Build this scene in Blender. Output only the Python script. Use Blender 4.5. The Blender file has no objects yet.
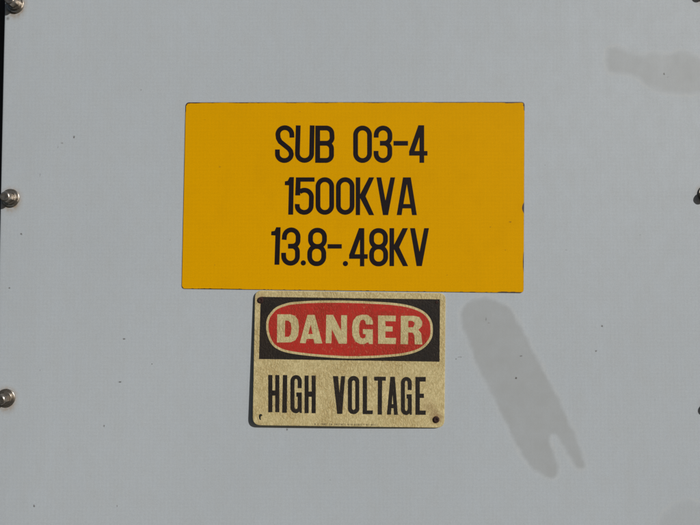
import bpy, bmesh, math, random
import numpy as np
from mathutils import Vector, Matrix, noise
from mathutils.geometry import tessellate_polygon
random.seed(7)
R = math.radians
sc = bpy.context.scene
col = sc.collection

# ------------------------------------------------------------------ camera
W, H = 700.0, 525.0
FPX = 583.0                       # focal length in photo pixels
DIST = 0.767
CAM = Vector((0, -DIST, 1.50))
PITCH = R(2.0)
cd = bpy.data.cameras.new('camera'); cam = bpy.data.objects.new('camera', cd); col.objects.link(cam)
cd.sensor_width = 36; cd.lens = FPX / W * 36
cd.clip_start = 0.01; cd.clip_end = 200
cam.location = CAM; cam.rotation_euler = (R(90) + PITCH, 0, R(0))
sc.camera = cam
RM = cam.rotation_euler.to_matrix()

def at(px, py, h=0.0):
    """point of the sheet-metal face (plane y=-h) measured from the photograph"""
    d = RM @ Vector(((px - W/2)/FPX, (H/2 - py)/FPX, -1))
    t = (-h - CAM.y) / d.y
    p = CAM + d*t
    return (p.x, p.z)
PX = 0.00132                      # metres per photo pixel on the panel

# ------------------------------------------------------------------ materials
def mat(name):
    m = bpy.data.materials.new(name); m.use_nodes = True
    nt = m.node_tree; b = nt.nodes['Principled BSDF']
    return m, nt, b
def N(nt, t, **k):
    n = nt.nodes.new(t)
    for a, v in k.items(): setattr(n, a, v)
    return n
def sock(nt, s, v):
    if isinstance(v, bpy.types.NodeSocket): nt.links.new(v, s)
    else: s.default_value = v
def math_(nt, op, a, b=None, c=None, clamp=False):
    n = N(nt, 'ShaderNodeMath', operation=op); n.use_clamp = clamp
    sock(nt, n.inputs[0], a)
    if b is not None: sock(nt, n.inputs[1], b)
    if c is not None: sock(nt, n.inputs[2], c)
    return n.outputs[0]
def mix(nt, f, a, b, bt='MIX'):
    n = N(nt, 'ShaderNodeMix', data_type='RGBA', blend_type=bt)
    sock(nt, n.inputs[0], f)
    for i, v in ((6, a), (7, b)):
        if isinstance(v, (tuple, list)): v = (*v[:3], 1)
        sock(nt, n.inputs[i], v)
    return n.outputs[2]
def ramp(nt, v, a, b, lo=0.0, hi=1.0):
    n = N(nt, 'ShaderNodeMapRange'); n.clamp = True
    sock(nt, n.inputs[0], v)
    n.inputs[1].default_value = a; n.inputs[2].default_value = b
    n.inputs[3].default_value = lo; n.inputs[4].default_value = hi
    return n.outputs[0]
def coords(nt, scale=(1, 1, 1)):
    tc = N(nt, 'ShaderNodeTexCoord'); mp = N(nt, 'ShaderNodeMapping')
    nt.links.new(tc.outputs['Object'], mp.inputs[0]); mp.inputs['Scale'].default_value = scale
    return mp.outputs[0]
def noi(nt, scale, detail=4, rough=.55, vec=None, dist=0):
    n = N(nt, 'ShaderNodeTexNoise'); n.inputs['Scale'].default_value = scale
    n.inputs['Detail'].default_value = detail; n.inputs['Roughness'].default_value = rough
    n.inputs['Distortion'].default_value = dist
    nt.links.new(vec if vec is not None else coords(nt), n.inputs['Vector'])
    return n.outputs[0]
def bump(nt, b, h, strength, dist):
    n = N(nt, 'ShaderNodeBump'); n.inputs['Strength'].default_value = strength
    n.inputs['Distance'].default_value = dist
    nt.links.new(h, n.inputs['Height']); nt.links.new(n.outputs[0], b.inputs['Normal'])
def spots(nt, pts, jitter=.0007):
    """mask of small dirt specks / chips at given (x, z, radius, stretch_x, stretch_z)"""
    tc = N(nt, 'ShaderNodeTexCoord'); base = tc.outputs['Object']
    nz = N(nt, 'ShaderNodeTexNoise'); nz.inputs['Scale'].default_value = 900
    nt.links.new(base, nz.inputs['Vector'])
    s1 = N(nt, 'ShaderNodeVectorMath', operation='SUBTRACT'); nt.links.new(nz.outputs['Color'], s1.inputs[0]); s1.inputs[1].default_value = (.5,.5,.5)
    s2 = N(nt, 'ShaderNodeVectorMath', operation='SCALE'); nt.links.new(s1.outputs[0], s2.inputs[0]); s2.inputs['Scale'].default_value = jitter*4
    s3 = N(nt, 'ShaderNodeVectorMath', operation='ADD'); nt.links.new(base, s3.inputs[0]); nt.links.new(s2.outputs[0], s3.inputs[1])
    acc = None
    for (x, z, r, sx, sz, amt) in pts:
        a = N(nt, 'ShaderNodeVectorMath', operation='SUBTRACT'); nt.links.new(s3.outputs[0], a.inputs[0]); a.inputs[1].default_value = (x, 0, z)
        m = N(nt, 'ShaderNodeVectorMath', operation='MULTIPLY'); nt.links.new(a.outputs[0], m.inputs[0]); m.inputs[1].default_value = (1/sx, 0, 1/sz)
        l = N(nt, 'ShaderNodeVectorMath', operation='LENGTH'); nt.links.new(m.outputs[0], l.inputs[0])
        v = ramp(nt, l.outputs['Value'], r*1.5, r*.4, 0, amt)
        acc = v if acc is None else math_(nt, 'MAXIMUM', acc, v)
    return acc

# ------------------------------------------------------------------ mesh helpers
def link(name, me, material=None, parent=None, origin=(0, 0, 0)):
    o = bpy.data.objects.new(name, me); col.objects.link(o)
    if material: me.materials.append(material)
    if parent: o.parent = parent
    return o
def empty(name, loc, label, cat, group=None, parent=None):
    o = bpy.data.objects.new(name, None); col.objects.link(o); o.location = loc
    o.empty_display_size = .02
    if label: o['label'] = label
    if cat: o['category'] = cat
    if group: o['group'] = group
    return o
def area(c): return .5*sum(c[i-1][0]*c[i][1] - c[i][0]*c[i-1][1] for i in range(len(c)))
def ccw(c): return list(c) if area(c) > 0 else list(reversed(c))
def sheet(bm, outer, holes=(), z=lambda x, y: 0.0, th=.0001, front_drop=None):
    """flat piece in the x-z plane whose face stands z(x,y) in front of the panel; th = thickness"""
    outer = ccw(outer); loops = [outer] + [list(reversed(ccw(h))) for h in holes]
    flat = [p for l in loops for p in l]
    tris = tessellate_polygon([[Vector((p[0], p[1], 0)) for p in l] for l in loops])
    f = [bm.verts.new((p[0], -z(*p), p[1])) for p in flat]
    k = [bm.verts.new((p[0], -(z(*p) - th), p[1])) for p in flat]
    for t in tris:
        a, b, c = t
        ar = (flat[b][0]-flat[a][0])*(flat[c][1]-flat[a][1]) - (flat[b][1]-flat[a][1])*(flat[c][0]-flat[a][0])
        if abs(ar) < 1e-14: continue
        if ar < 0: b, c = c, b
        try:
            bm.faces.new((f[a], f[b], f[c])); bm.faces.new((k[a], k[c], k[b]))
        except ValueError: pass
    n0 = 0
    for l in loops:
        n = len(l)
        for i in range(n):
            a, b = n0+i, n0+(i+1) % n
            try: bm.faces.new((f[b], f[a], k[a], k[b]))
            except ValueError: pass
        n0 += n
def mesh_of(bm, name, loc=(0, 0, 0), smooth=False):
    if any(loc): bmesh.ops.translate(bm, verts=bm.verts, vec=-Vector(loc))
    me = bpy.data.meshes.new(name); bm.to_mesh(me); bm.free()
    if smooth:
        for p in me.polygons: p.use_smooth = True
    return me
def offset(c, d):
    """inset a closed ccw contour by d (d may be a function of the point)"""
    c = ccw(c); n = len(c); out = []
    for i in range(n):
        a, p, b = Vector(c[i-1]), Vector(c[i]), Vector(c[(i+1) % n])
        u = (p-a).normalized(); v = (b-p).normalized()
        n1 = Vector((-u.y, u.x)); n2 = Vector((-v.y, v.x)); m = (n1+n2)
        m = m / max(m.length_squared/2, .5)
        dd = d(p) if callable(d) else d
        q = p + m*dd
        out.append((q.x, q.y))
    return out
def rounded(c4, r, n=7):
    """corners (list of points) rounded with radius r, in photo px"""
    out = []
    k = len(c4)
    for i in range(k):
        a, p, b = Vector(c4[i-1]), Vector(c4[i]), Vector(c4[(i+1) % k])
        rr = r[i] if isinstance(r, (list, tuple)) else r
        s = p + (a-p).normalized()*rr; e = p + (b-p).normalized()*rr
        for j in range(n+1):
            t = j/n; q = s*(1-t)**2 + p*2*t*(1-t)*1.0 + e*t*t
            q2 = q
            out.append((q2.x, q2.y))
    return out
def densify(c, step):
    out = []
    for i in range(len(c)):
        a, b = Vector(c[i]), Vector(c[(i+1) % len(c)])
        n = max(1, int((b-a).length/step))
        for j in range(n): q = a.lerp(b, j/n); out.append((q.x, q.y))
    return out
def smooth_closed(c, n=6):
    out = []; k = len(c)
    for i in range(k):
        p0, p1, p2, p3 = (Vector(c[(i+j-1) % k]) for j in range(4))
        for s in range(n):
            t = s/n
            q = .5*((2*p1)+(p2-p0)*t+(2*p0-5*p1+4*p2-p3)*t*t+(3*p1-p0-3*p2+p3)*t**3)
            out.append((q.x, q.y))
    return out

# ------------------------------------------------------------------ strokes for the engraved-style lettering
def arc(cx, cy, rx, ry, a0, a1, n=14):
    return [(cx+rx*math.cos(R(a0+(a1-a0)*i/n)), cy+ry*math.sin(R(a0+(a1-a0)*i/n))) for i in range(n+1)]
def ribbon(path, w):
    pts = [Vector(p) for p in path]
    q = [pts[0]]
    for p in pts[1:]:
        if (p-q[-1]).length > 1.0: q.append(p)
    pts = q; Lf, Rt = [], []
    for i, p in enumerate(pts):
        if i == 0: u = v = (pts[1]-p).normalized()
        elif i == len(pts)-1: u = v = (p-pts[i-1]).normalized()
        else: u = (p-pts[i-1]).normalized(); v = (pts[i+1]-p).normalized()
        m = Vector((-u.y, u.x)) + Vector((-v.y, v.x)); m = m/max(m.length_squared/2, .7)
        Lf.append(p+m*w/2); Rt.append(p-m*w/2)
    return [tuple(p) for p in Lf] + [tuple(p) for p in reversed(Rt)]
def ring(path, w):
    a = offset(path, w/2); b = offset(path, -w/2)
    return (b, [a])
def box_loop(x0, x1, y0, y1, rx, ry):
    return arc(x0+rx, y0+ry, rx, ry, 180, 270)+arc(x1-rx, y0+ry, rx, ry, 270, 360)+arc(x1-rx, y1-ry, rx, ry, 0, 90)+arc(x0+rx, y1-ry, rx, ry, 90, 180)
def dedupe(c):
    o = []
    for p in c:
        if not o or math.hypot(p[0]-o[-1][0], p[1]-o[-1][1]) > .5: o.append(p)
    if math.hypot(o[0][0]-o[-1][0], o[0][1]-o[-1][1]) < .5: o.pop()
    return o

SW = 42
G = []      # (origin, [pieces]); a piece = (outer, holes) in zoomed units of 8.75 per photo px
o1 = (270, 115)
G.append((o1, [(ribbon([(193,200)]+arc(131,172,61,59,0,-180)+[(74,205),(90,235),(165,296),(182,318)]+arc(127,343,61,57,0,180)+[(66,303)], SW), [])]))
G.append((o1, [(ribbon([(248,93)]+arc(303,340,62,59,180,0)+[(370,93)], SW), [])]))
G.append((o1, [([(397,95),(439,95),(439,420),(396,420)], []),
     (ribbon([(430,116)]+arc(493,165,49,49,-90,0)+arc(493,200,51,49,0,90)+[(430,249)], SW), []),
     (ribbon([(430,249)]+arc(490,298,49,49,-90,0)+arc(490,352,49,47,0,90)+[(430,399)], SW), [])]))
o2 = (350, 115)
G.append((o2, [ring(dedupe(box_loop(49,171,116,400,61,61)), SW)]))
G.append((o2, [(ribbon([(229,200)]+arc(289,177,60,61,180,360)+arc(300,200,49,49,0,90)+[(262,249)], SW), []),
     (ribbon([(262,249)]+arc(298,300,50,51,-90,0)+arc(288,340,60,60,0,180)+[(228,316)], SW), [])]))
G.append((o2, [([(380,229),(507,229),(507,270),(380,270)], [])]))
G.append((o2, [([(607,92),(648,92),(648,420),(607,420)], []), ([(517,317),(677,317),(677,357),(517,357)], []),
     ([(598,92),(630,92),(630,130),(560,330),(517,330),(517,322)], [])]))
o3 = (280, 167)
G.append((o3, [([(85,90),(123,90),(116,418),(73,418),(79,162),(43,160),(44,127),(68,122)], [])]))
G.append((o3, [([(140,92),(303,92),(303,130),(181,130),(178,250),(134,250)], []),
     (ribbon(arc(215,264,61,60,-132,0)+arc(213,340,61,58,0,180)+[(153,325)], SW), [])]))
G.append((o3, [ring(dedupe(box_loop(333,453,112,398,60,60)), SW)]))
G.append((o3, [ring(dedupe(box_loop(511,631,112,398,60,60)), SW)]))
o4 = (345, 167)
G.append((o4, [([(94,92),(134,92),(132,422),(94,422)], []), ([(210,92),(255,92),(180,258),(255,422),(210,422),(130,268),(130,245)], [])]))
G.append((o4, [([(275,92),(317,92),(354,295),(397,92),(438,92),(377,422),(332,422)], [])]))
G.append((o4, [([(507,92),(575,92),(628,422),(586,422),(577,363),(503,363),(495,422),(452,422)], [[(541,150),(570,325),(511,325)]])]))
o5 = (265, 217)
G.append((o5, [([(100,90),(138,90),(127,418),(84,418),(92,163),(55,160),(57,127),(85,122)], [])]))
G.append((o5, [(ribbon([(169,200)]+arc(231,175,60,62,180,360)+arc(243,205,47,50,0,90)+[(203,256)], SW), []),
     (ribbon([(203,256)]+arc(238,306,47,50,-90,0)+arc(225,345,60,60,0,180)+[(164,313)], SW), [])]))
G.append((o5, [(arc(336,402,23,23,0,343,20), [])]))
G.append((o5, [ring(dedupe(box_loop(399,521,116,258,58,58)), SW), ring(dedupe(box_loop(392,515,258,409,58,62)), SW)]))
G.append((o5, [([(548,238),(672,238),(672,277),(548,277)], [])]))
o6 = (330, 217)
G.append((o6, [(arc(135,408,23,23,0,343,20), [])]))
G.append((o6, [([(262,98),(300,98),(300,432),(262,432)], []), ([(168,326),(330,326),(330,366),(168,366)], []),
     ([(254,98),(285,98),(285,130),(212,340),(168,340),(168,332)], [])]))
o7 = (350, 217)
G.append((o7, [ring(dedupe(box_loop(189,310,119,262,58,58)), SW), ring(dedupe(box_loop(189,312,262,411,58,62)), SW)]))
G.append((o7, [([(345,98),(386,98),(385,430),(345,430)], []), ([(460,98),(507,98),(430,265),(508,430),(463,430),(382,275),(382,250)], [])]))
G.append((o7, [([(525,98),(568,98),(608,305),(648,98),(690,98),(628,430),(582,430)], [])]))

def topx(o, pts, k=8.75): return [(o[0]+x/k, o[1]+y/k) for x, y in pts]
def world(pts): return [at(*p) for p in pts]

# ------------------------------------------------------------------ ELECTRICAL CABINET
left_b = [(15, 4), (10.5, 198), (6, 398)]
right_b = [(705, -8), (707, 193.8), (711.8, 404.6)]
xl = at(3.6, 0)[0]; xr = at(735, 200)[0]
zt, zb = at(350, -190)[1], at(350, 730)[1]
cab_loc = Vector(((xl+xr)/2, .05, 0.9))
cab = empty('electrical_cabinet', cab_loc, 'pale grey painted steel cabinet panel with bolts down both edges', 'electrical cabinet')

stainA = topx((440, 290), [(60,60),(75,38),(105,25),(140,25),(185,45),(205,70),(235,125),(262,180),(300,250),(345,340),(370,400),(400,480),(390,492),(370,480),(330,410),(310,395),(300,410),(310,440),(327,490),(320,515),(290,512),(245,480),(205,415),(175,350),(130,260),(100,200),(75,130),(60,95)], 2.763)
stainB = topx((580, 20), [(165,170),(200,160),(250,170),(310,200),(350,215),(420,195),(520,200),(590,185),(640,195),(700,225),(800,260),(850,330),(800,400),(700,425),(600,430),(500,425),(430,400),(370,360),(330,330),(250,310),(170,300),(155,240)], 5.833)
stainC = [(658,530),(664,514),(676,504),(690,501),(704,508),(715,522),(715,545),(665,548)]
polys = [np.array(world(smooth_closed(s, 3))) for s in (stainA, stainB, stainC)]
def sdf(P, poly):
    d = np.full(len(P), 1e9); inside = np.zeros(len(P), bool); n = len(poly)
    for i in range(n):
        a, b = poly[i], poly[(i+1) % n]; e = b-a
        t = np.clip(((P-a)@e)/(e@e), 0, 1); d = np.minimum(d, np.linalg.norm(P-a-t[:, None]*e, axis=1))
        c = (a[1] > P[:, 1]) != (b[1] > P[:, 1])
        with np.errstate(divide='ignore', invalid='ignore'):
            xx = a[0]+(P[:, 1]-a[1])/(e[1] if e[1] else 1e-12)*e[0]
        inside ^= c & (P[:, 0] < xx)
    return np.where(inside, -d, d)

# front sheet: fine grid so that its darkening bend and the old splash marks follow the metal
RB = .0022
nx, nz = 470, 600
xs = np.linspace(xl+RB, xr-RB, nx); zs = np.linspace(zb+RB, zt-RB, nz)
X, Z = np.meshgrid(xs, zs); X = X.ravel(); Z = Z.ravel()
Y = .0016*np.clip(1-(X-xl)/.07, 0, 1)**2 + .0010*np.clip(1-(at(350,0)[1]-Z+.03)/.12, 0, 1)**2*np.clip(1-(X-xl)/.45, 0, 1)  # left edge and top left bent back, shaped to make them shade darker
verts = [(x-cab_loc.x, y-cab_loc.y, z-cab_loc.z) for x, y, z in zip(X, Y, Z)]
faces = []
for j in range(nz-1):
    for i in range(nx-1):
        a = j*nx+i; faces.append((a, a+1, a+nx+1, a+nx))
def rim(loop_inner):                       # rolled edge then the flange going back
    global verts, faces
    prev = loop_inner
    cx, cz = (xl+xr)/2, (zb+zt)/2
    for k in range(1, 6):
        ang = k/4*math.pi/2 if k < 5 else None
        new = []
        for i in loop_inner:
            x, z = X[i], Z[i]; y0_ = Y[i]
            dx = (-1 if abs(x-xs[0]) < 1e-9 else 1 if abs(x-xs[-1]) < 1e-9 else 0)
            dz = (-1 if abs(z-zs[0]) < 1e-9 else 1 if abs(z-zs[-1]) < 1e-9 else 0)
            o = RB*math.sin(ang) if ang is not None else RB
            y = RB*(1-math.cos(ang)) if ang is not None else .030
            verts.append((x+dx*o-cab_loc.x, (y if k == 5 else y+y0_)-cab_loc.y, z+dz*o-cab_loc.z)); new.append(len(verts)-1)
        n = len(new)
        for q in range(n):
            faces.append((prev[(q+1) % n], prev[q], new[q], new[(q+1) % n]))
        prev = new
border = [i for i in range(nx)] + [j*nx+nx-1 for j in range(1, nz)] + [(nz-1)*nx+i for i in range(nx-2, -1, -1)] + [j*nx for j in range(nz-2, 0, -1)]
rim(border)
me = bpy.data.meshes.new('front_panel'); me.from_pydata(verts, [], faces)
for p in me.polygons: p.use_smooth = True
nv = len(verts)
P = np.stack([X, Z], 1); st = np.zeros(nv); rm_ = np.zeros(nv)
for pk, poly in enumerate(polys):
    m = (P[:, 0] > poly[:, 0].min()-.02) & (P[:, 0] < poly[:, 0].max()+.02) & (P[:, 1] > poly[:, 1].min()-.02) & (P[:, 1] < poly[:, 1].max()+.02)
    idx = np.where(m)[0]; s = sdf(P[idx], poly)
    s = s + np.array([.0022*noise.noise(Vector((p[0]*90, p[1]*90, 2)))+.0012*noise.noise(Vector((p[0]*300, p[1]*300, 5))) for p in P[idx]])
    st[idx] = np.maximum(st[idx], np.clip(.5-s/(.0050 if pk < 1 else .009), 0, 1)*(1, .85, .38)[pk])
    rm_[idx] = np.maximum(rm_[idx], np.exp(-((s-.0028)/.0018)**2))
ru = np.zeros(nv)
for (bx, by) in left_b+right_b:
    x, z = at(bx, by)
    d = np.hypot(P[:, 0]-x, np.where(P[:, 1] < z, (P[:, 1]-z)*.75, P[:, 1]-z))
    ru[:len(P)] = np.maximum(ru[:len(P)], np.clip(1-(d-.011)/.009, 0, 1))
for nm, arr in (('stain', st), ('rim', rm_), ('rust', ru)):
    a = me.attributes.new(nm, 'FLOAT', 'POINT'); a.data.foreach_set('value', arr.astype(np.float32))

WALL = (.474, .531, .592)
mp, nt, b = mat('pale_grey_paint')
def weave(nt, c, amp, grain):
    """fine rolled-paint grain with a faint cross-hatched weave"""
    acc = None
    for d, sc_ in (('X', 62), ('Z', 62)):
        wv = N(nt, 'ShaderNodeTexWave', bands_direction=d); wv.inputs['Scale'].default_value = sc_
        wv.inputs['Distortion'].default_value = 1.2; wv.inputs['Detail'].default_value = 2; wv.inputs['Detail Scale'].default_value = 40
        nt.links.new(coords(nt), wv.inputs['Vector'])
        acc = wv.outputs['Fac'] if acc is None else math_(nt, 'ADD', acc, wv.outputs['Fac'])
    g1 = noi(nt, 850, 2, .8)
    f = math_(nt, 'ADD', math_(nt, 'MULTIPLY_ADD', acc, amp, 1-amp), math_(nt, 'MULTIPLY_ADD', ramp(nt, g1, .25, .75), 2*grain, -grain))
    n = N(nt, 'ShaderNodeVectorMath', operation='SCALE'); nt.links.new(c, n.inputs[0]); nt.links.new(f, n.inputs['Scale'])
    return n.outputs[0]
def attr(nt, n):
    a = N(nt, 'ShaderNodeAttribute'); a.attribute_name = n; return a.outputs['Fac']
big = noi(nt, 3.2, 3, .5); fine = noi(nt, 60, 4, .6, coords(nt, (1, 1, .55))); gr = noi(nt, 520, 3, .7)
c = mix(nt, ramp(nt, big, .3, .7), tuple(v*.965 for v in WALL), tuple(v*1.02 for v in WALL))
c = mix(nt, ramp(nt, fine, .35, .75, 0, .17), c, (.40, .40, .37))
c = mix(nt, ramp(nt, gr, .35, .65, 0, .22), c, (.60, .64, .67))
c = weave(nt, c, .018, .075)
# faint rain-washed vertical film
film = noi(nt, 26, 5, .6, coords(nt, (1, 1, .06)))
c = mix(nt, ramp(nt, film, .42, .8, 0, .08), c, (.38, .40, .40))
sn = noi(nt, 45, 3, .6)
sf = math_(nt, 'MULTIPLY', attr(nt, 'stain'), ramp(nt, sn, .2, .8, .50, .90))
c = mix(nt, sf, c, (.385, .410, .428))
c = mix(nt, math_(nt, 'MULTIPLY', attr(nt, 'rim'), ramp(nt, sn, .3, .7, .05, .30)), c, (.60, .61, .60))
rn = noi(nt, 260, 4, .7)
c = mix(nt, math_(nt, 'MULTIPLY', math_(nt, 'MULTIPLY', attr(nt, 'rust'), attr(nt, 'rust')), ramp(nt, rn, .32, .68, .2, .9)), c, (.33, .25, .17))
specks = [(124,339,1,1.3,.7,.85),(152,364,.55,1.2,.8,.8),(120,382,.9,1.6,.7,.8),(104,426,.8,.8,1.2,.85),(34,506,.9,.9,1.2,.9),(117,506,.5,.8,1.8,.6),(9,288,.7,1,1,.9),
          (287,429.5,.8,.8,1.2,.9),(74,137,.9,.9,1.1,.9),(141,90,.55,1,1,.8),(21,234,.8,.9,1.1,.9),(62,143,.5,2.2,1.2,.55),(58,147,.5,.8,2,.45),(40,175,.45,.8,4,.4),(602,326,.8,1,1,.9),
          (596,351,.8,1,1,.8),(516,378,.9,1,1,.95),(521,356,.7,1.6,.8,.7),(460,357,.55,3,.7,.75),(456,359,.5,1,1,.7),(664,74,.75,1,1,.9),(668,77,.5,2,.6,.4),(486,319,.45,1,3.5,.5),
          (489,323,.45,2.2,1,.4),(7,18,1.6,1,1,.55),(40,370,.5,1,1,.5),(205,470,.5,1,1,.5),(566,250,.4,1,1,.5),(610,430,.45,1,1,.5),(240,60,.4,1,1,.5),(330,480,.5,1.4,.8,.5),(430,60,.4,1,1,.5),
          (86,205,.4,1,1,.5),(170,240,.4,1,1,.45),(640,235,.4,1,1,.5),(655,400,.4,1,1,.5),(545,165,.4,1,1,.4),(68,450,.4,1,1,.5)]
pl = []
for (x, y, r, sx, sz, am) in specks:
    wx, wz = at(x, y); pl.append((wx-cab_loc.x, wz-cab_loc.z, r*PX, sx, sz, am))
c = mix(nt, spots(nt, pl), c, (.07, .06, .05))
nt.links.new(c, b.inputs['Base Color']); b.inputs['Roughness'].default_value = .5
nt.links.new(math_(nt, 'SUBTRACT', ramp(nt, fine, .2, .8, .52, .66), math_(nt, 'MULTIPLY', attr(nt, 'stain'), .04)), b.inputs['Roughness'])
b.inputs['Specular IOR Level'].default_value = .2
hh = math_(nt, 'ADD', math_(nt, 'MULTIPLY', noi(nt, 500, 3, .6), .35), math_(nt, 'MULTIPLY', noi(nt, 9, 2, .5), 1.2))
bump(nt, b, hh, .35, .0003)
fp = link('front_panel', me, mp, cab)

# frame set back behind the panel, its near-black colour standing for gap shade
md, nt, b = mat('painted_recess_shade')
c = mix(nt, noi(nt, 30, 4), (.010, .009, .012), (.022, .020, .022)); nt.links.new(c, b.inputs['Base Color']); b.inputs['Roughness'].default_value = .7
bm = bmesh.new()
def addbox(bm, x0, x1, y0, y1, z0, z1, bev=0.0):
    r = bmesh.ops.create_cube(bm, size=1); vs = r['verts']
    for v in vs: v.co = Vector(((x0+x1)/2+v.co.x*(x1-x0), (y0+y1)/2+v.co.y*(y1-y0), (z0+z1)/2+v.co.z*(z1-z0)))
    if bev: bmesh.ops.bevel(bm, geom=list({e for v in vs for e in v.link_edges}), offset=bev, segments=2, affect='EDGES')
addbox(bm, xl-.20, xr+.20, .034, .30, zb-.03, zt+.03, .003)
link('enclosure', mesh_of(bm, 'enclosure', cab_loc), md, cab)

# bolts
ms, nt, b = mat('weathered_zinc')
n1 = noi(nt, 260, 5, .65); n2 = noi(nt, 900, 3, .6)
c = mix(nt, ramp(nt, n1, .35, .7), (.52, .49, .45), (.20, .17, .14))
c = mix(nt, ramp(nt, n2, .58, .7, 0, .7), c, (.10, .055, .03))
nt.links.new(c, b.inputs['Base Color']); b.inputs['Metallic'].default_value = .9
nt.links.new(ramp(nt, n1, .3, .7, .22, .5), b.inputs['Roughness']); bump(nt, b, n2, .4, .0002)
def lathe(bm, prof, n=40, closed=True):
    rings = []
    for (r, h) in prof:
        rings.append([bm.verts.new((r*math.cos(2*math.pi*i/n), -h, r*math.sin(2*math.pi*i/n))) for i in range(n)])
    m = len(rings)
    for k in range(m if closed else m-1):
        a, c2 = rings[k], rings[(k+1) % m]
        for i in range(n): bm.faces.new((a[i], a[(i+1) % n], c2[(i+1) % n], c2[i]))
    return rings
def washer_mesh():
    bm = bmesh.new(); lathe(bm, [(.0052,.0003),(.0116,.0003),(.0120,.0007),(.0120,.0017),(.0115,.0021),(.0055,.0021)])
    bmesh.ops.recalc_face_normals(bm, faces=bm.faces); return mesh_of(bm, 'washer')
def lock_mesh():
    bm = bmesh.new(); lathe(bm, [(.0053,.0022),(.0087,.0022),(.0090,.0026),(.0090,.0041),(.0086,.0045),(.0053,.0045)])
    # the split of the spring washer
    bmesh.ops.recalc_face_normals(bm, faces=bm.faces); return mesh_of(bm, 'lock_washer')
def head_mesh():
    bm = bmesh.new(); n = 60; AF = .0061
    def hexr(a): 
        a = (a+math.pi/6) % (math.pi/3) - math.pi/6
        return AF/math.cos(a)
    prof = [('c',.0058,.0046),('h',1,.0050),('h',1,.0130),('m',.0062,.0143),('c',.0054,.0149),('c',.0042,.0150),('c',.0005,.0147)]
    rings = []
    for k, r, h in prof:
        rg = []
        for i in range(n):
            a = 2*math.pi*i/n; hr = hexr(a)
            rr = r if k == 'c' else hr if k == 'h' else min(hr, r)
            y = h
            if k == 'h' and h > .01: y = h - (hr-AF)*.9
            rg.append(bm.verts.new((rr*math.cos(a), -y, rr*math.sin(a))))
        rings.append(rg)
    for k in range(len(rings)-1):
        for i in range(n): bm.faces.new((rings[k][i], rings[k][(i+1) % n], rings[k+1][(i+1) % n], rings[k+1][i]))
    bm.faces.new(rings[-1]); bm.faces.new(list(reversed(rings[0])))
    bmesh.ops.recalc_face_normals(bm, faces=bm.faces); return mesh_of(bm, 'bolt')
b0 = None
for i, (bx, by) in enumerate(left_b+right_b):
    x, z = at(bx, by)
    loc = Vector((x, .0016*max(0, 1-(x-xl)/.07)**2, z)) - cab_loc
    rot = (0, random.uniform(0, 6.28), 0)
    if b0 is None:
        b0 = link('bolt', head_mesh(), ms, cab)
        w0 = link('washer', washer_mesh(), ms, b0); l0 = link('lock_washer', lock_mesh(), ms, b0)
        o = b0
    else:
        o = b0.copy(); col.objects.link(o); o.parent = cab
        for ch in (w0, l0):
            c2 = ch.copy(); col.objects.link(c2); c2.parent = o
    o.location = loc; o.rotation_euler = rot
    o['group'] = 'bolts along the panel edges'

# ------------------------------------------------------------------ YELLOW SIGN
YT = .0010
yl = [(182.0, 288.6), (523.4, 292.8), (524.4, 102.2), (186.0, 102.6)]
ycon_px = densify(rounded(yl, 3.6, 6), 4)
cx, cz = at(353, 197); y_loc = Vector((cx, 0, cz))
ys = empty('equipment_sign', y_loc, 'large yellow sign lettered SUB 03-4, above the DANGER sign', 'sign')
mk, nt, b = mat('dark_sign_core')
c = mix(nt, noi(nt, 200, 3), (.018, .010, .008), (.06, .022, .015)); nt.links.new(c, b.inputs['Base Color']); b.inputs['Roughness'].default_value = .55
bm = bmesh.new(); sheet(bm, world(ycon_px), z=lambda x, y: YT, th=YT-.0002)
link('backing_plate', mesh_of(bm, 'backing_plate', y_loc), mk, ys)
# yellow coat, worn back from the edge of the plate here and there
def worn(p):
    # p in photo px
    x, y = p.x, p.y
    n = noise.noise(Vector((x*.06, y*.06, 3.1))); n2 = noise.noise(Vector((x*.35, y*.35, 8)))
    d = .12+.12*max(0, n)
    if y < 106: d = .62+.45*n+.25*n2
    if y < 106 and (x < 200 or x > 505): d += .35
    if x < 190 and 102 < y < 112: d += .3
    if x > 519 and 104 < y < 111: d += .7
    if x > 519:
        d += 1.9*max(0, 1-((y-208)/5.5)**2)
        d += .75*max(0, 1-((y-262)/11)**2)
        d += .25*max(0, n2)
    if y > 286 and 498 < x < 521: d += .55
    if y > 286 and 200 < x < 240: d += .25
    if y > 286 and n2 > .25: d += .3
    return max(d, .08)
dense = densify(rounded(yl, 3.6, 6), 1.1)
c_in = offset(dense, worn)
bm = bmesh.new(); YF = YT+.00022
sheet(bm, world(c_in), z=lambda x, y: YF, th=.0002)
my, nt, b = mat('yellow_vinyl')
big = noi(nt, 5, 3); gr = noi(nt, 600, 3, .65); smd = noi(nt, 22, 5, .65)
c = mix(nt, ramp(nt, big, .3, .7), (.755, .380, .0), (.80, .403, .0))
c = mix(nt, ramp(nt, smd, .50, .8, 0, .16), c, (.48, .235, .004))
c = mix(nt, ramp(nt, gr, .35, .7, 0, .14), c, (.52, .26, .002))
c = weave(nt, c, .018, .075)
yp = []
for (x, y, r, sx, sz, am) in [(510,222,.7,1.6,.7,.7),(490,227,.5,1.3,.8,.5),(220,167,.8,1,1,.35),(505,250,.4,1,1,.5),(300,112,.4,1.5,.7,.4),(215,265,.4,1,1,.5),(460,150,.35,1,1,.4),(447,275,.4,1,1,.5),(400,108,.4,1,1,.4),(205,120,.35,1,1,.5)]:
    wx, wz = at(x, y); yp.append((wx-y_loc.x, wz-y_loc.z, r*PX, sx, sz, am))
c = mix(nt, spots(nt, yp), c, (.10, .05, .02))
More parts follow.
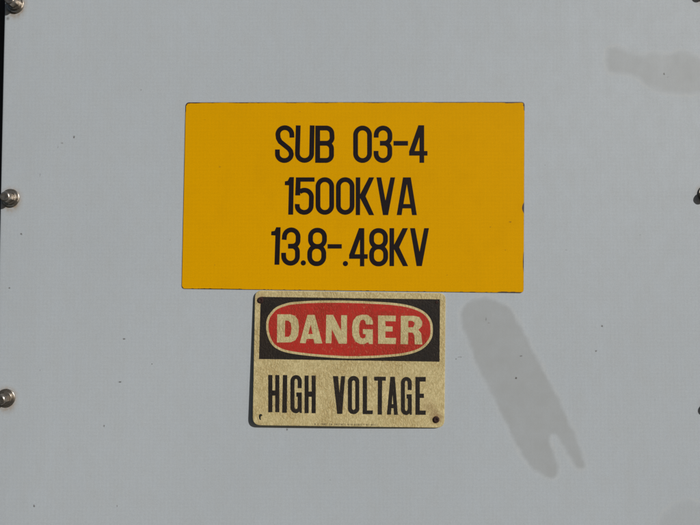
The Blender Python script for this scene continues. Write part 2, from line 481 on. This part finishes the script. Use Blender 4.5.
nt.links.new(c, b.inputs['Base Color']); nt.links.new(ramp(nt, smd, .3, .7, .55, .65), b.inputs['Roughness'])
b.inputs['Specular IOR Level'].default_value = .03
bump(nt, b, gr, .12, .0002)
link('yellow_face', mesh_of(bm, 'yellow_face', y_loc), my, ys)
# lettering
mb_, nt, b = mat('black_lettering')
c = mix(nt, noi(nt, 500, 3, .6), (.007, .005, .008), (.018, .013, .015)); nt.links.new(c, b.inputs['Base Color']); b.inputs['Roughness'].default_value = .5
b.inputs['Specular IOR Level'].default_value = .12
lines = [('lettering', G[:7]), ('lettering', G[7:14]), ('lettering', G[14:])]
txt = ['black words SUB 03-4, top line', 'black characters 1500KVA, middle line', 'black characters 13.8-.48KV, bottom line']
for (nm, gs), t in zip(lines, txt):
    bm = bmesh.new()
    for org, pcs in gs:
        for k, (outer, holes) in enumerate(pcs):
            zz = YF+.00012+.00006*k
            sheet(bm, world(topx(org, outer)), [world(topx(org, h)) for h in holes], z=lambda x, y, q=zz: q, th=.0001+.00006*k)
    o = link(nm, mesh_of(bm, nm, y_loc), mb_, ys); o['label'] = t

# ------------------------------------------------------------------ DANGER SIGN
A = {k: at(*v) for k, v in dict(tl=(254.9, 290.6), tr=(445.6, 293.4), br=(444.5, 427.8), bl=(252.4, 425.2)).items()}
ZH = dict(tl=.0040, tr=.0016, br=.0032, bl=.0092)
def dz(x, z):
    """how far the bent plate's face stands off the panel"""
    u = (x-A['tl'][0])/(A['tr'][0]-A['tl'][0]); v = (A['tl'][1]-z)/(A['tl'][1]-A['bl'][1])
    u = min(max(u, -.05), 1.05); v = min(max(v, -.05), 1.05)
    base = ZH['tl']*(1-u)*(1-v)+ZH['tr']*u*(1-v)+ZH['br']*u*v+ZH['bl']*(1-u)*v
    return base + .0020*math.sin(math.pi*u)*v*v
def bend(bm, extra=0.0, step=.006):
    xs = np.arange(A['bl'][0]-.002, A['tr'][0]+.004, step); zs = np.arange(A['br'][1]-.006, A['tl'][1]+.004, step)
    for x in xs:
        g = list(bm.verts)+list(bm.edges)+list(bm.faces)
        bmesh.ops.bisect_plane(bm, geom=g, plane_co=(x, 0, 0), plane_no=(1, 0, 0), dist=1e-6)
    for z in zs:
        g = list(bm.verts)+list(bm.edges)+list(bm.faces)
        bmesh.ops.bisect_plane(bm, geom=g, plane_co=(0, 0, z), plane_no=(0, 0, 1), dist=1e-6)
    for v in bm.verts:
        h = dz(v.co.x, v.co.z); f = (DIST-h)/DIST
        v.co = Vector((CAM.x+(v.co.x-CAM.x)*f, v.co.y-h, CAM.z+(v.co.z-CAM.z)*f))
cx, cz = at(349, 359); d_loc = Vector((cx, 0, cz))
ds = empty('danger_sign', d_loc, 'weathered cream DANGER HIGH VOLTAGE plate with red oval, below the yellow sign', 'sign')

def loc2(px, py): x, z = at(px, py); return (x-d_loc.x, z-d_loc.z)
def weather(nt, b, base, alt, dark, a_alt=.5, a_dark=.4, chips=None, chip_amt=0):
    v1 = coords(nt, (1, 1, .5))
    n1 = noi(nt, 480, 4, .7, v1, 1.0); n2 = noi(nt, 24, 4, .6); n3 = noi(nt, 120, 5, .7, v1)
    n4 = noi(nt, 620, 3, .7, v1, 1.2)
    c = mix(nt, ramp(nt, n1, .40, .60, 0, a_alt), base, alt)
    c = mix(nt, ramp(nt, n4, .47, .62, 0, a_alt*.55), c, dark)
    c = mix(nt, ramp(nt, n2, .42, .72, 0, a_dark), c, dark)
    c = mix(nt, ramp(nt, n3, .55, .75, 0, a_dark), c, dark)
    vo = N(nt, 'ShaderNodeTexVoronoi', feature='DISTANCE_TO_EDGE'); vo.inputs['Scale'].default_value = 260
    nw = N(nt, 'ShaderNodeTexNoise'); nw.inputs['Scale'].default_value = 150; nt.links.new(v1, nw.inputs['Vector'])
    sw = N(nt, 'ShaderNodeVectorMath', operation='MULTIPLY_ADD'); nt.links.new(nw.outputs['Color'], sw.inputs[0]); sw.inputs[1].default_value = (.008, .008, .008); nt.links.new(v1, sw.inputs[2])
    nt.links.new(sw.outputs[0], vo.inputs['Vector'])
    crack = math_(nt, 'MULTIPLY', ramp(nt, vo.outputs['Distance'], .13, .03), ramp(nt, n2, .40, .62, .10, .75))
    c = mix(nt, math_(nt, 'MULTIPLY', crack, .75), c, dark)
    if chips: c = mix(nt, ramp(nt, noi(nt, 520, 3, .7, v1), .60, .72, 0, chip_amt), c, chips)
    nt.links.new(ramp(nt, n2, .3, .7, .45, .7), b.inputs['Roughness']); b.inputs['Specular IOR Level'].default_value = .18
    bump(nt, b, math_(nt, 'SUBTRACT', n1, crack), .7, .0005)
    return c
mc, nt, b = mat('weathered_cream_enamel')
c = weather(nt, b, (.76, .655, .37), (.44, .375, .18), (.44, .32, .13), .80, .32)
rs = []
for (x, y, r, sx, sz, am) in [(434,413,3.6,1.3,1.4,.6),(428,406,3.4,1.7,1.6,.45),(436,417,4.4,1.2,1.2,.9),(260.5,300,4.6,1,1,.7),(260.5,422,2,1,2.2,.22),(425,401,3,1,1.4,.25)]:
    wx, wz = loc2(x, y); rs.append((wx, wz, r*PX, sx, sz, am))
c = mix(nt, math_(nt, 'MULTIPLY', spots(nt, rs, .0016), ramp(nt, noi(nt, 420, 4, .7), .3, .6, .25, 1)), c, (.22, .10, .045))
nt.links.new(c, b.inputs['Base Color'])
plate_px = rounded([(252.4, 425.4), (444.5, 428.0), (445.7, 293.2), (254.9, 290.4)], [8.5, 8.5, 6.5, 7.5], 8)
po = ccw(world(plate_px))
hole = [at(245+x/17.5, 405+y/17.5) for x, y in [(240,215),(243,175),(266,156),(298,164),(304,190),(284,194),(273,208),(275,235),(284,254),(264,266),(246,248)]]
bm = bmesh.new()
steps = [(0, -.0012), (0, -.0006), (.0003, -.0002), (.0009, .0)]     # rolled edge
loops = []
for ins, h in steps:
    c_ = offset(po, ins) if ins else po
    loops.append([bm.verts.new((p[0], -h, p[1])) for p in c_])
n = len(po)
for k in range(len(loops)-1):
    for i in range(n): bm.faces.new((loops[k][i], loops[k][(i+1) % n], loops[k+1][(i+1) % n], loops[k+1][i]))
inner = offset(po, .0009)
hl = list(reversed(ccw(hole)))
flat = inner+hl
tris = tessellate_polygon([[Vector((*p, 0)) for p in inner], [Vector((*p, 0)) for p in hl]])
hv = [bm.verts.new((p[0], 0, p[1])) for p in hl]; hb = [bm.verts.new((p[0], .0012, p[1])) for p in hl]
top = loops[-1]+hv; bot = loops[0]+hb
for t in tris:
    bm.faces.new([top[i] for i in t]); bm.faces.new([bot[i] for i in reversed(t)])
m_ = len(hl)
for i in range(m_): bm.faces.new((hv[i], hv[(i+1) % m_], hb[(i+1) % m_], hb[i]))
bmesh.ops.recalc_face_normals(bm, faces=bm.faces)
bend(bm)
link('sign_plate', mesh_of(bm, 'sign_plate', d_loc), mc, ds)

E1, E2, E3 = .00012, .00024, .00036
def dsheet(name, pieces, h, m, label=None, parent=ds):
    bm = bmesh.new()
    for outer, holes in pieces:
        sheet(bm, outer, holes, z=lambda x, y: h, th=.0001)
    bmesh.ops.recalc_face_normals(bm, faces=bm.faces)
    bend(bm)
    o = link(name, mesh_of(bm, name, d_loc), m, parent)
    if label: o['label'] = label
    return o
mbk, nt, b = mat('weathered_black_enamel')
c = weather(nt, b, (.014, .012, .012), (.024, .021, .019), (.036, .027, .020), .7, .5, (.10, .085, .055), .5)
nt.links.new(c, b.inputs['Base Color'])
mrd, nt, b = mat('weathered_red_enamel')
c = weather(nt, b, (.56, .024, .020), (.44, .040, .026), (.33, .036, .020), .85, .55, (.56, .26, .15), .6)
nt.links.new(c, b.inputs['Base Color'])
def rag(c, amp=.12, step=1.2):          # slightly ragged printed edge, photo px
    out = []
    for x, y in densify(c, step):
        out.append((x+amp*noise.noise(Vector((x*.8, y*.8, 1))), y+amp*noise.noise(Vector((x*.8, y*.8, 9)))))
    return out
hdr = rag([(260.7, 296.8), (440.0, 299.3), (439.5, 361.7), (259.0, 359.0)], .18)
oval = [(266.2,324),(267.2,318.5),(269.8,313.7),(276.4,307.1),(287.9,302.9),(299.3,301.5),(316.4,300.6),(341,300.5),(365.7,301.2),(394,302.9),(411.4,306),(424,311.6),(430.9,319.6),(432.8,328.8),(431.0,339.5),(421.7,349.4),(405.7,354.9),(382.9,357.4),(360,358.4),(341,358.2),(310.7,356),(287.9,352.8),(276.4,348.4),(270.4,342.3),(266.9,333)]
oval = smooth_closed(oval, 6)
red_px = offset(oval, 2.35)
ho = dsheet('header_panel', [(world(hdr), [])], E1, mbk, 'black header band behind the oval')
ov = dsheet('oval_border', [(world(oval), [world(red_px)])], E2, mc, 'cream outline of the red oval')
dsheet('red_oval', [(world(offset(oval, 2.25)), [])], E2-.00002, mrd)
oa, ob, oc = (265, 300), (320, 300), (360, 300)
DL = [(oa, [(108,125),(220,125),(262,138),(288,172),(298,235),(290,310),(265,352),(225,370),(105,372)], [(176,180),(205,180),(225,200),(232,245),(226,300),(207,322),(174,322)]),
      (oa, [(372,130),(435,130),(502,380),(433,380),(424,340),(365,340),(356,378),(305,376)], [(400,215),(418,298),(378,298)]),
      (ob, [(55,130),(115,130),(185,270),(185,133),(237,133),(235,382),(165,382),(103,255),(100,378),(50,378)], None),
      (ob, [(462,215),(402,213),(398,185),(378,170),(355,180),(343,215),(342,290),(352,325),(375,338),(397,328),(400,300),(375,295),(375,255),(462,257),(462,385),(430,385),(420,368),(385,387),(350,385),(308,362),(283,310),(280,240),(290,180),(320,142),(365,128),(415,130),(450,155),(464,190)], None),
      (ob, [(508,135),(663,137),(663,187),(572,185),(572,230),(635,232),(635,275),(572,275),(572,330),(665,332),(663,385),(508,383)], None),
      (oc, [(358,138),(470,138),(520,150),(545,190),(540,230),(510,260),(535,290),(545,388),(480,388),(475,310),(460,285),(422,283),(420,388),(355,385)], [(422,182),(455,182),(475,195),(478,212),(465,238),(422,240)])]
pcs = [(world(rag(topx(o, p), .10)), [world(topx(o, h))] if h else []) for o, p, h in DL]
mlet, nt, b = mat('cream_letter_enamel')
c = weather(nt, b, (.72, .65, .37), (.44, .40, .20), (.44, .33, .15), .7, .32, (.52, .10, .06), .35)
nt.links.new(c, b.inputs['Base Color'])
dsheet('lettering', pcs, E3, mlet, 'cream word DANGER')
# HIGH VOLTAGE
q1, q2, q3 = (260, 365), (315, 365), (370, 365)
def Hh(x0, x1, y0, y1, w, yb0, yb1):
    return [(x0,y0),(x0+w,y0),(x0+w,yb0),(x1-w,yb0),(x1-w,y0),(x1,y0),(x1,y1),(x1-w,y1),(x1-w,yb1),(x0+w,yb1),(x0+w,y1),(x0,y1)]
def Gg(x0, x1, y0, y1, w):
    xm = (x0+x1)/2
    o_ = [(x1,y0+115),(x1-w,y0+115),(x1-w,y0+55)]+arc(xm,y0+55,xm-x0-w,22,0,-180,6)+[(x0+w,y1-58)]+arc(xm,y1-58,xm-x0-w,22,180,0,6)+[(x1-w,y0+190),(xm+2,y0+190),(xm+2,y0+152),(x1,y0+152),(x1,y1-2),(x1-16,y1-2),(x1-20,y1-14)]
    o_ += [(xm+8,y1)]+arc(xm,y1-50,xm-x0,50,90,180,8)[1:]+arc(xm,y0+52,xm-x0,52,180,360,12)
    return o_
HV = [(q1, Hh(72,170,87,413,37,222,268), None), (q1, [(200,88),(239,88),(236,418),(194,418)], None), (q1, Gg(266,366,88,422,36), None),
      (q1, Hh(390,488,92,422,36,232,278), None),
      (q2, [(157,97),(202,97),(215,245),(228,97),(264,97),(238,428),(194,428)], None),
      (q2, dedupe(box_loop(288,388,95,430,50,48)), dedupe(box_loop(324,352,135,392,14,18))),
      (q2, [(418,98),(456,98),(456,397),(507,397),(505,430),(417,430)], None),
      (q2, [(517,102),(620,102),(620,137),(588,137),(586,434),(548,434),(550,137),(517,137)], None),
      (q3, [(178,102),(218,102),(244,436),(210,436),(206,378),(188,378),(184,434),(148,434)], [(198,255),(204,342),(191,342)]),
      (q3, Gg(270,366,104,438,36), None),
      (q3, [(397,104),(488,104),(488,145),(436,145),(436,250),(472,250),(472,288),(436,288),(436,398),(488,398),(488,436),(397,436)], None)]
pcs = [(world(rag(topx(o, p), .14)), [world(topx(o, h))] if h else []) for o, p, h in HV]
dsheet('lettering', pcs, E1, mbk, 'black words HIGH VOLTAGE')
# the maker's line, too small to read: rows of tiny print
pcs = []; x = 314.5; words = [1, 1, 4, 2, 7, 3, 6, 2, 4]
for wlen in words:
    for k in range(wlen):
        y = 423.2+(x-314)*.012; h = 1.9; t = .42
        kind = random.choice('HILTEUF')
        w = 1.05
        if kind in 'HU':
            pcs += [([(x,y),(x+t,y),(x+t,y+h),(x,y+h)], 0), ([(x+w-t,y),(x+w,y),(x+w,y+h),(x+w-t,y+h)], 0), ([(x+t+.02,y+(.8 if kind == 'H' else 1.5)),(x+w-t-.02,y+(.8 if kind == 'H' else 1.5)),(x+w-t-.02,y+(1.2 if kind == 'H' else 1.9)),(x+t+.02,y+(1.2 if kind == 'H' else 1.9))], 0)]
        elif kind == 'I': pcs += [([(x+.3,y),(x+.3+t,y),(x+.3+t,y+h),(x+.3,y+h)], 0)]
        elif kind == 'T': pcs += [([(x,y),(x+w,y),(x+w,y+t),(x+.7,y+t),(x+.7,y+h),(x+.3,y+h),(x+.3,y+t),(x,y+t)], 0)]
        else: pcs += [([(x,y),(x+w,y),(x+w,y+t),(x+t,y+t),(x+t,y+h-t),(x+w*.9,y+h-t),(x+w*.9,y+h),(x,y+h)], 0)]
        x += 1.75
    x += 1.4
mfp, nt, b = mat('faded_print')
c = mix(nt, noi(nt, 900, 3, .7), (.07, .055, .03), (.26, .21, .11)); nt.links.new(c, b.inputs['Base Color'])
dsheet('small_print', [(world(p), []) for p, _ in pcs], E1, mfp)
# fixings
mru, nt, b = mat('rust')
n1 = noi(nt, 700, 4, .7)
c = mix(nt, ramp(nt, n1, .35, .65), (.010, .005, .005), (.055, .018, .012)); nt.links.new(c, b.inputs['Base Color'])
b.inputs['Roughness'].default_value = .85; bump(nt, b, n1, .8, .0005)
mrl, nt, b = mat('worn_screw_metal')
c = mix(nt, noi(nt, 900, 3, .6), (.30, .22, .15), (.10, .05, .03)); nt.links.new(c, b.inputs['Base Color']); b.inputs['Metallic'].default_value = .5; b.inputs['Roughness'].default_value = .6
def screw(px, py, r, h, label, lx=None):
    x, z = at(px, py); zz = dz(x, z); f_ = (DIST-zz)/DIST; x = CAM.x+(x-CAM.x)*f_; z = CAM.z+(z-CAM.z)*f_
    bm = bmesh.new(); n = 24
    prof = [(1.0, -.0008), (1.05, .0002), (.98, h*.55), (.75, h*.9), (.42, h), (.30, h*.55), (.001, h*.5)]
    rg = []
    for k, (f, y) in enumerate(prof):
        rg.append([bm.verts.new((x+f*r*(1+.10*noise.noise(Vector((math.cos(6.283*i/n)*2, math.sin(6.283*i/n)*2, px+k*.3))))*math.cos(6.283*i/n), -(zz+y), z+f*r*math.sin(6.283*i/n)*(1+.08*noise.noise(Vector((i*.4, px, 2)))))) for i in range(n)])
    for k in range(len(rg)-1):
        for i in range(n): bm.faces.new((rg[k][i], rg[k][(i+1) % n], rg[k+1][(i+1) % n], rg[k+1][i]))
    bm.faces.new(rg[-1])
    bmesh.ops.recalc_face_normals(bm, faces=bm.faces)
    o = link('screw', mesh_of(bm, 'screw', d_loc, True), mru, ds); o['label'] = label
    return x, z, zz
x, z, zz = screw(260.5, 300.2, 3.1*PX, .0016, 'rusty screw at the top left corner')
x, z, zz = screw(436.0, 419.6, 3.2*PX, .0022, 'dark rusted screw at the bottom right corner')
x, z, zz = screw(436.6, 302.3, 1.4*PX, .0008, 'small dark nail head at the top right corner')

# ------------------------------------------------------------------ light
sd = Vector((.86, -1.0, .57)).normalized()
elev = math.asin(sd.z); az = math.atan2(sd.x, sd.y)
L = bpy.data.lights.new('sun', 'SUN'); lo = bpy.data.objects.new('sun', L); col.objects.link(lo)
L.energy = 5.0; L.angle = R(.53); L.color = (1.0, .955, .89)
lo.rotation_euler = (-sd).to_track_quat('-Z', 'Y').to_euler(); lo.location = (2, -2, 3)
w = bpy.data.worlds.new('World'); sc.world = w; w.use_nodes = True; nt = w.node_tree
sky = nt.nodes.new('ShaderNodeTexSky'); sky.sky_type = 'NISHITA'; sky.sun_disc = False
sky.sun_elevation = elev; sky.sun_rotation = az
bg = nt.nodes['Background']; bg.inputs['Strength'].default_value = .05
nt.links.new(sky.outputs[0], bg.inputs[0])
sc.view_settings.view_transform = 'Standard'; sc.view_settings.look = 'None'
sc.view_settings.gamma = 1; sc.view_settings.exposure = -.79
